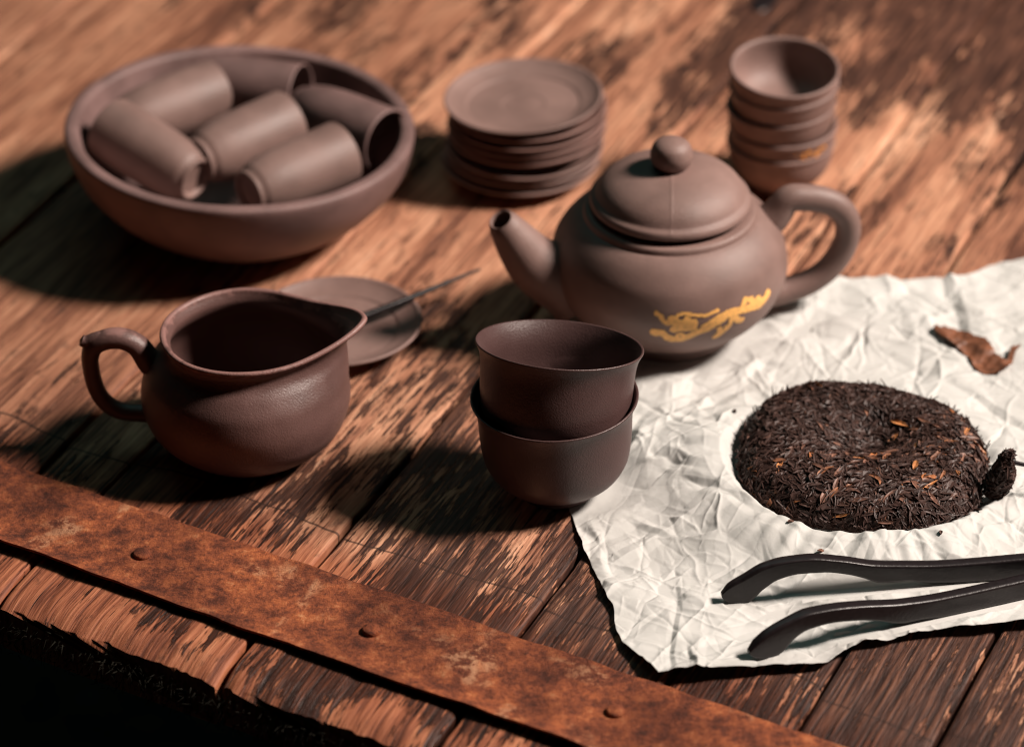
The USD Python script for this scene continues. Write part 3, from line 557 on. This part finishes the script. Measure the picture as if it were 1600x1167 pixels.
for gpoly in getattr(drag, 'geoms', [drag]):
    c = np.array(gpoly.segmentize(.5).exterior.coords); j = np.stack([fbm(np.stack([c[:, 0] * .9, c[:, 1] * .9, c[:, 0] * 0 + q], -1), 2, 60 + q) - .5 for q in range(2)], 1); wob.append(Polygon(c + j * 1.1, [h.coords for h in gpoly.interiors]).buffer(0))
drag = unary_union(wob)
dr = np.random.default_rng(3); hx = np.c_[dr.uniform(drag.bounds[0], drag.bounds[2], 150), dr.uniform(drag.bounds[1], drag.bounds[3], 150)]
drag = drag.difference(unary_union([LineString([q, q + dr.normal(0, .55, 2)]).buffer(dr.uniform(.05, .11)) for q in hx]))
pf = PchipInterpolator(np.array([p[1] for p in PB]) / 1000, np.array([p[0] for p in PB]) / 1000)
part(pot, 'dragon_print', laid(drag, pf, step=.19), GOLD, True)

# ------------------------------------------------------------------ pitcher
pit = thing('pitcher', 'dark clay pitcher with pinched spout and looped handle', 'pitcher', (-.1271, -.0634, 0), np.eye(3) * .9885)
OUT = curve([(31, 2.5), (41.5, 9.5), (48.5, 20), (50.5, 31), (48.6, 42), (43.4, 50.6), (38.6, 56.2), (37.4, 60), (39.8, 64)], 46)
def lip(T, r, z):
    d = np.angle(np.exp(1j * (T + .02))); w = np.exp(-np.abs(d / .47) ** 1.55); g_ = np.clip((z - .036) / .028, 0, 1); g_ = g_ * g_ * (3 - 2 * g_) if False else g_ ** 1.7
    back = .5 - .5 * np.cos(d)
    return r + w * g_ * .0200 * np.minimum(1, (r / .02)), z + w * g_ * .0078 - .0006 * g_ * np.sin(2 * d) ** 2 + .0003 * back
INN = curve([(36.2, 63.0), (34.6, 60), (35.8, 55.6), (40.6, 49.6), (45.6, 41.5), (47.4, 31), (45, 20), (38, 11), (24, 6.5), (0, 6)], 40)
pp = np.vstack([profile([(0, 1.5), (26, 1.5), (27, 0), (30.2, 0), (31, 2.5)], .7), OUT / 1000, profile([(39.8, 64), (39.5, 65.4), (38.2, 65.8), (36.9, 65.2), (36.2, 63.0)], .8, 5), INN / 1000])
part(pit, 'body', lumpy(lathe(pp, 220, lip), .0003, 45), CLAY_PIT, 60)
ph = smoothpath(np.array([(-38, 0, 44), (-45.6, 0, 48.5), (-51.2, 0, 57.6), (-60.3, 0, 62.6), (-70.6, 0, 61.8), (-76.6, 0, 58.2), (-79.3, 0, 52), (-79.4, 0, 45), (-78.4, 0, 37), (-75, 0, 27.7), (-67.5, 0, 20.8), (-59, 0, 18.6), (-50, 0, 18.4), (-40, 0, 18.4)]) / 1000, 100)
hr = np.interp(np.linspace(0, 1, 100), [0, .12, .2, .3, .42, .5, .7, .88, 1], [6.4, 5.8, 5.2, 5.0, 4.6, 4.1, 4.0, 4.3, 5.5]) / 1000
def squeeze(p): p = np.array(p, float); k = p[:, 0] < -.045; p[k, 0] = -.045 + (p[k, 0] + .045) * .84; p[:, 2] -= np.clip((p[:, 2] - .035) / .03, 0, 1) * .0022; return p
hm = tube(squeeze(ph), hr, 24, 1.15)
nub = tube(squeeze(smoothpath(np.array([(-70, 0, 62.6), (-76, 0, 61.8), (-80.5, 0, 60.8), (-83.6, 0, 61.6)]) / 1000, 16)), np.interp(np.linspace(0, 1, 16), [0, .5, 1], [.0037, .0036, .0027]), 20, 1.15)
part(pit, 'handle', trimesh.util.concatenate([hm, nub]), CLAY_PIT, 60)

# ------------------------------------------------------------------ two nested front cups
def tea_cup():
    o = np.vstack([profile([(0, 1.8), (15.5, 1.8), (16.5, 0), (19.3, 0), (20, 3.6)], .6), curve([(20.6, 4.0), (26, 7.0), (31.4, 12.2), (35.0, 20), (36.4, 30), (37.0, 42), (38.0, 47.5), (39.6, 51.2)], 34) / 1000,
                   profile([(39.7, 51.4), (40.2, 52.2), (39.8, 52.9), (39.0, 52.6)], .4), curve([(38.6, 51.8), (36.6, 47.5), (35.2, 42), (34.4, 30), (32.8, 20), (28.6, 12.6), (20, 7.2), (0, 5)], 30) / 1000])
    return lathe(o, 160)
TC = tea_cup()
FC = np.array([.0215, -.1006, .0006])
t = thing('tea_cup', 'lower dark clay cup standing half on the paper edge, holding another cup', 'cup', FC, Ry(math.radians(-2.0)) * .98); part(t, 'body', TC, CLAY_DARK, 40)
R = Rx(math.radians(-15.0)) @ Ry(math.radians(4.0)) * .98; t = thing('tea_cup', 'upper dark clay cup tilted inside the one on the paper edge', 'cup', FC + [-.0030, -.0050, .0245], R); part(t, 'body', TC, CLAY_DARK, 40)

# ------------------------------------------------------------------ pressed tea cake
cake = thing('tea_cake', 'round pressed cake of dark tea leaves with a dimple in its top', 'tea cake', (CAKE[0], CAKE[1], .0010), np.eye(3) * .985)
ch_r = PchipInterpolator(np.array([0, 5, 11, 18, 26, 36, 45, 52, 56.5, 59.5, 60]) / 1000, np.array([8.0, 8.8, 11.4, 14.6, 17.6, 18.8, 18.4, 16.6, 13.4, 8.8, 7.5]) / 1000)
DIMPLE = np.array([.007, .012])
def outline(th): return 1 + .035 * np.cos(2 * (th - 2.4)) + .035 * np.cos(4 * (th - .55)) + .018 * np.cos(3 * th + 1.0) - .05 * np.exp(-((np.angle(np.exp(1j * (th + .35)))) / .16) ** 2)
def cake_surface(rho, th):
    """rho 0..1.25: the top to rho = 1, then the side down to the underside."""
    rho = np.asarray(rho, float); th = np.asarray(th, float); c = outline(th)
    r = np.minimum(rho, 1) * .0600; z = ch_r(r); side = np.clip((rho - 1) / .25, 0, 1)
    r = r * (1 - .10 * side ** 1.5); z = np.where(rho > 1, .0075 * (1 - side), z); k = np.clip(1 - r / .06, 0, 1)
    return np.stack([r * c * np.cos(th) + DIMPLE[0] * k, r * c * np.sin(th) + DIMPLE[1] * k, z], -1)
def cake_lump(v): return (fbm(np.asarray(v) * [95, 95, 40], 3, 77) - .5) * .0050
rho, th = np.meshgrid(np.linspace(.002, 1.25, 70), np.linspace(0, 2 * np.pi, 200, endpoint=False)); v = cake_surface(rho, th)
v = v + (fbm(v * 260, 3, 70) - .6)[..., None] * .0034 * np.stack([np.cos(th) * .6 * (rho > .8), np.sin(th) * .6 * (rho > .8), np.ones_like(th)], -1); v = v + cake_lump(v)[..., None] * np.array([0, 0, 1.0]); v[..., 2] = np.maximum(v[..., 2], 0)
body = trimesh.Trimesh(np.vstack([v.reshape(-1, 3), [[DIMPLE[0], DIMPLE[1], .009], [0, 0, 0]]]), np.vstack([grid_faces(200, 70, True), [(k * 70, 14000, (k + 1) % 200 * 70) for k in range(200)], [(k * 70 + 69, (k + 1) % 200 * 70 + 69, 14001) for k in range(200)]]), process=False); body.fix_normals()
part(cake, 'pressed_core', body, LEAVES, True)
def place_on_cake(fv, rho, th, head, lift, tip):
    p = cake_surface(rho, th); e = 1e-3; a = cake_surface(rho + e, th) - p; b = cake_surface(rho, th + e) - p; n = np.cross(a, b); n /= np.linalg.norm(n)
    if n[2] < 0 and rho < 1: n = -n
    b = b / np.linalg.norm(b); a = np.cross(b, n); d = b * math.cos(head) + a * math.sin(head); d = d * math.cos(tip) + n * math.sin(tip); w = np.cross(n, d); w /= np.linalg.norm(w); n2 = np.cross(d, w)
    return fv @ np.stack([d, w, n2]) + p + n * lift + np.array([0, 0, float(cake_lump(p)) * (p[2] > .006)])
def swirl(rho, th): return 2.2 * (fbm(np.array([math.cos(th) * rho * 3.2, math.sin(th) * rho * 3.2, 1.0]), 2, 80) - .5) * 3
VV, FF, k0 = [], [], 0
for i in range(9500):
    u = rng.uniform(0, 1); rho = math.sqrt(u) * 1.0 if i % 4 else rng.uniform(.92, 1.2); th = rng.uniform(0, 2 * np.pi)
    fv, ff = flake(rng.uniform(.003, .0095) * (1.9 if i % 8 == 0 else 1), rng.uniform(.0004, .0017) * (2.1 if i % 6 == 0 else 1), rng.normal(0, .25), rng.normal(0, .45), 3)
    VV.append(place_on_cake(fv, rho, th, swirl(rho, th) + rng.normal(0, 1.0), rng.uniform(-.0009, .0007), rng.normal(0, .10) if i % 40 else rng.normal(0, .35))); FF.append(ff + k0); k0 += len(fv)
part(cake, 'leaf_mass', trimesh.Trimesh(np.vstack(VV), np.vstack(FF), process=False), LEAVES, False, kind='stuff')
for i in range(280):
    rho = math.sqrt(rng.uniform(.02, 1)) * 1.02; th = rng.uniform(-2.9, .6) if i % 3 else rng.uniform(0, 2 * np.pi)
    fv, ff = flake(rng.uniform(.006, .0125), rng.uniform(.0011, .0026), rng.normal(0, .25), rng.normal(0, .9), 4)
    part(cake, 'tea_leaf', (place_on_cake(fv, rho, th, swirl(rho, th) + rng.normal(0, .4), rng.uniform(-.0002, .0008), rng.normal(0, .08)), ff), LEAF, False)

# broken piece standing beside the cake, with a long stalk
pc = np.array([.2265, -.1165]); chunk = thing('tea_piece', 'upright broken piece of pressed tea with a dark stalk', 'tea piece', (pc[0], pc[1], paper_z(*pc) - .0004))
cm = trimesh.creation.icosphere(4, 1.0); cv = np.array(cm.vertices); zt = cv[:, 2] * .5 + .5
cv = np.stack([cv[:, 0] * (.0066 - .0045 * zt ** 2) + .0055 * zt - .001, cv[:, 1] * (.006 - .0035 * zt), zt * .0265], 1); cv = cv + (fbm(cv * 300, 3, 90) - .5)[:, None] * .004 * np.array(cm.vertices); cv[:, 2] = np.maximum(cv[:, 2], 0)
part(chunk, 'core', trimesh.Trimesh(cv, cm.faces, process=False), LEAVES, True)
VV, FF, k0 = [], [], 0
for i in range(420):
    j = rng.integers(len(cv)); p = cv[j]; d = rng.normal(size=3) * [1, 1, .8]; d /= np.linalg.norm(d); nn = np.array(cm.vertices)[j]; w = np.cross(nn, d); w /= np.linalg.norm(w); d = np.cross(w, nn)
    fv, ff = flake(rng.uniform(.003, .008), rng.uniform(.0007, .0017), rng.normal(0, .3), rng.normal(0, .7), 3); q = fv @ np.stack([d, w, nn]) + p; q[:, 2] = np.maximum(q[:, 2], .0003); VV.append(q); FF.append(ff + k0); k0 += len(fv)
part(chunk, 'leaf_mass', trimesh.Trimesh(np.vstack(VV), np.vstack(FF), process=False), LEAVES, False, kind='stuff')
part(chunk, 'stalk', tube(smoothpath([(.003, 0, .0215), (.009, .001, .0185), (.018, .001, .0168), (.035, .0, .016), (.055, -.002, .010)], 24), np.interp(np.linspace(0, 1, 24), [0, .2, 1], [.0014, .001, .0007]), 8), BLACK_WOOD, 40)
# loose crumbs of tea on the paper
for k, (x, y, lab) in enumerate([(.1405, -.168, 'tiny dark tea crumb on the paper between the tong arms'), (.196, -.158, 'tiny reddish tea crumb on the paper in front of the cake'), (.128, -.1475, 'tiny dark tea crumb at the front left of the cake'), (.108, -.047, 'tiny dark tea crumb on the paper behind the cake, to its left')]):
    fv, ff = flake(.0032, .0016, .2, .5, 3); R = Rz(k * 1.7); tag(part(None, 'tea_crumb', (fv @ R.T + [x, y, paper_z(x, y) + .0006], ff), LEAF, False), lab, 'tea crumb')

# ------------------------------------------------------------------ dry brown leaf
def dry_leaf():
    px = np.array([(1255, 345), (1305, 310), (1345, 330), (1420, 370), (1450, 385), (1480, 440), (1515, 470), (1545, 420), (1580, 410), (1555, 430), (1530, 470), (1490, 500), (1440, 495), (1395, 480), (1375, 430), (1330, 400), (1290, 380)], float)
    a = np.array([[.2149 - .000106 * 0, .0322]]); q = np.stack([.2125 + (px[:, 0] - 1255) * .0001275, .0315 - (px[:, 1] - 345) * .000248], 1)
    poly = Polygon(q).buffer(.0007).buffer(-.0003); from shapely import contains_xy
    x0, y0, x1, y1 = poly.bounds; st = .0007; X, Y = np.meshgrid(np.arange(x0, x1, st), np.arange(y0, y1, st), indexing='ij'); cell = contains_xy(poly, X + st / 2, Y + st / 2)[:-1, :-1]
    idx = np.arange(X.size).reshape(X.shape); c = np.argwhere(cell); A_, B_, C_, D_ = idx[c[:, 0], c[:, 1]], idx[c[:, 0] + 1, c[:, 1]], idx[c[:, 0] + 1, c[:, 1] + 1], idx[c[:, 0], c[:, 1] + 1]
    Z = paper_height(X, Y) + .0012 + (fbm(np.stack([X * 90, Y * 90, X * 0], -1), 3, 33) - .35) * .007; Z = np.maximum(Z, paper_height(X, Y) + .0004)
    v = np.stack([X, Y, Z], -1).reshape(-1, 3); f = np.vstack([np.stack([A_, B_, C_], 1), np.stack([A_, C_, D_], 1)]); m = trimesh.Trimesh(np.vstack([v, v - [0, 0, .0003]]), np.vstack([f, f[:, ::-1] + len(v)]), process=False); m.remove_unreferenced_vertices(); return m
lf = thing('dry_leaf', 'brown dry leaf scrap curled on the paper behind the cake', 'leaf'); part(lf, 'blade', dry_leaf(), DRY_LEAF, True)

# ------------------------------------------------------------------ tongs
TA = dict(top=[(-6.6, 7.7), (-3.1, 11.5), (3.2, 15.5), (12.1, 20.6), (21.2, 22.5), (32.1, 23.0), (48.7, 20.2), (63.7, 16.4), (76.7, 14.8), (95.3, 13.2), (113.8, 12.9), (150, 13.2), (230, 14)],
          bot=[(-6.6, 6.2), (-2.8, 2.8), (5.1, 2.2), (12.6, 9.0), (18.8, 13.4), (28.8, 15.6), (39.8, 15.3), (50.9, 13.0), (58.5, 10.2), (66.1, 6.8), (73.5, 6.3), (79.0, 6.6), (84.7, 5.2), (95.9, 3.9), (114.6, 2.8), (150, 2.6), (230, 3)])
TB = dict(top=[(-7.3, 8.1), (1.9, 15.6), (11.4, 19.1), (21.8, 21.3), (32.4, 20.8), (47.1, 18.7), (66.9, 14.8), (86.7, 13.0), (106.5, 12.6), (150, 12.6), (222, 14)],
          bot=[(-7.3, 6.6), (-3.3, 3.5), (3.5, 2.2), (8.2, 3.8), (13.7, 9.6), (20.3, 13.1), (29.9, 13.9), (43.6, 12.1), (55.5, 8.8), (63.5, 5.6), (68.6, 4.4), (75.4, 4.3), (87.4, 3.1), (97.4, 2.8), (112.3, 2.7), (150, 2.6), (222, 3)])
def arm(T, p0, p1, width):
    top, bot = np.array(T['top'], float), np.array(T['bot'], float); s = np.r_[np.linspace(top[0, 0], 12, 26), np.linspace(14, 120, 70), np.linspace(124, top[-1, 0], 18)]
    zt, zb = PchipInterpolator(*top.T)(s) / 1000, PchipInterpolator(*bot.T)(s) / 1000
    d = (np.array(p1) - p0) / np.linalg.norm(np.array(p1) - p0); nrm = np.array([-d[1], d[0]]); ring = []
    w = width * np.interp(s, [top[0, 0], top[0, 0] + 3, 20, 200], [.5, .8, 1, 1])
    for yy, zz in ((0, 0), (0, .12), (0, .88), (.10, .975), (.3, 1), (.7, 1), (.92, .97), (1, .86), (1, .12), (.85, 0), (.15, 0)):
        y = yy * w; z = zb + (zt - zb) * zz; ring.append(np.stack([p0[0] + d[0] * s / 1000 + nrm[0] * y, p0[1] + d[1] * s / 1000 + nrm[1] * y, z], 1))
    v = np.stack(ring, 0); k, n = v.shape[:2]; f = grid_faces(k, n, True); vv = v.reshape(-1, 3); vv = np.vstack([vv, v[:, 0].mean(0), v[:, -1].mean(0)]); i = np.arange(k)
    f = np.vstack([f, np.stack([i * n, np.full(k, len(vv) - 2), (i + 1) % k * n], 1), np.stack([i * n + n - 1, (i + 1) % k * n + n - 1, np.full(k, len(vv) - 1)], 1)])
    m = trimesh.Trimesh(vv, f, process=False)
    if m.volume < 0: m.invert()
    return m
tongs = thing('tea_tongs', 'black curved wooden tea tongs lying on the front of the paper', 'tongs')
part(tongs, 'arm', arm(TA, np.array([.1008, -.1960]), np.array([.2327, -.1769]), .0058), BLACK_WOOD, 35)
part(tongs, 'arm', arm(TB, np.array([.1112, -.2374]), np.array([.2307, -.1931]), .0062), BLACK_WOOD, 35)
b = trimesh.creation.box([.03, .016, .011]); b.apply_transform(trimesh.transformations.rotation_matrix(.25, [0, 0, 1])); b.apply_translation([.335, -.1575, .0088]); part(tongs, 'joint', b, BLACK_WOOD, False)
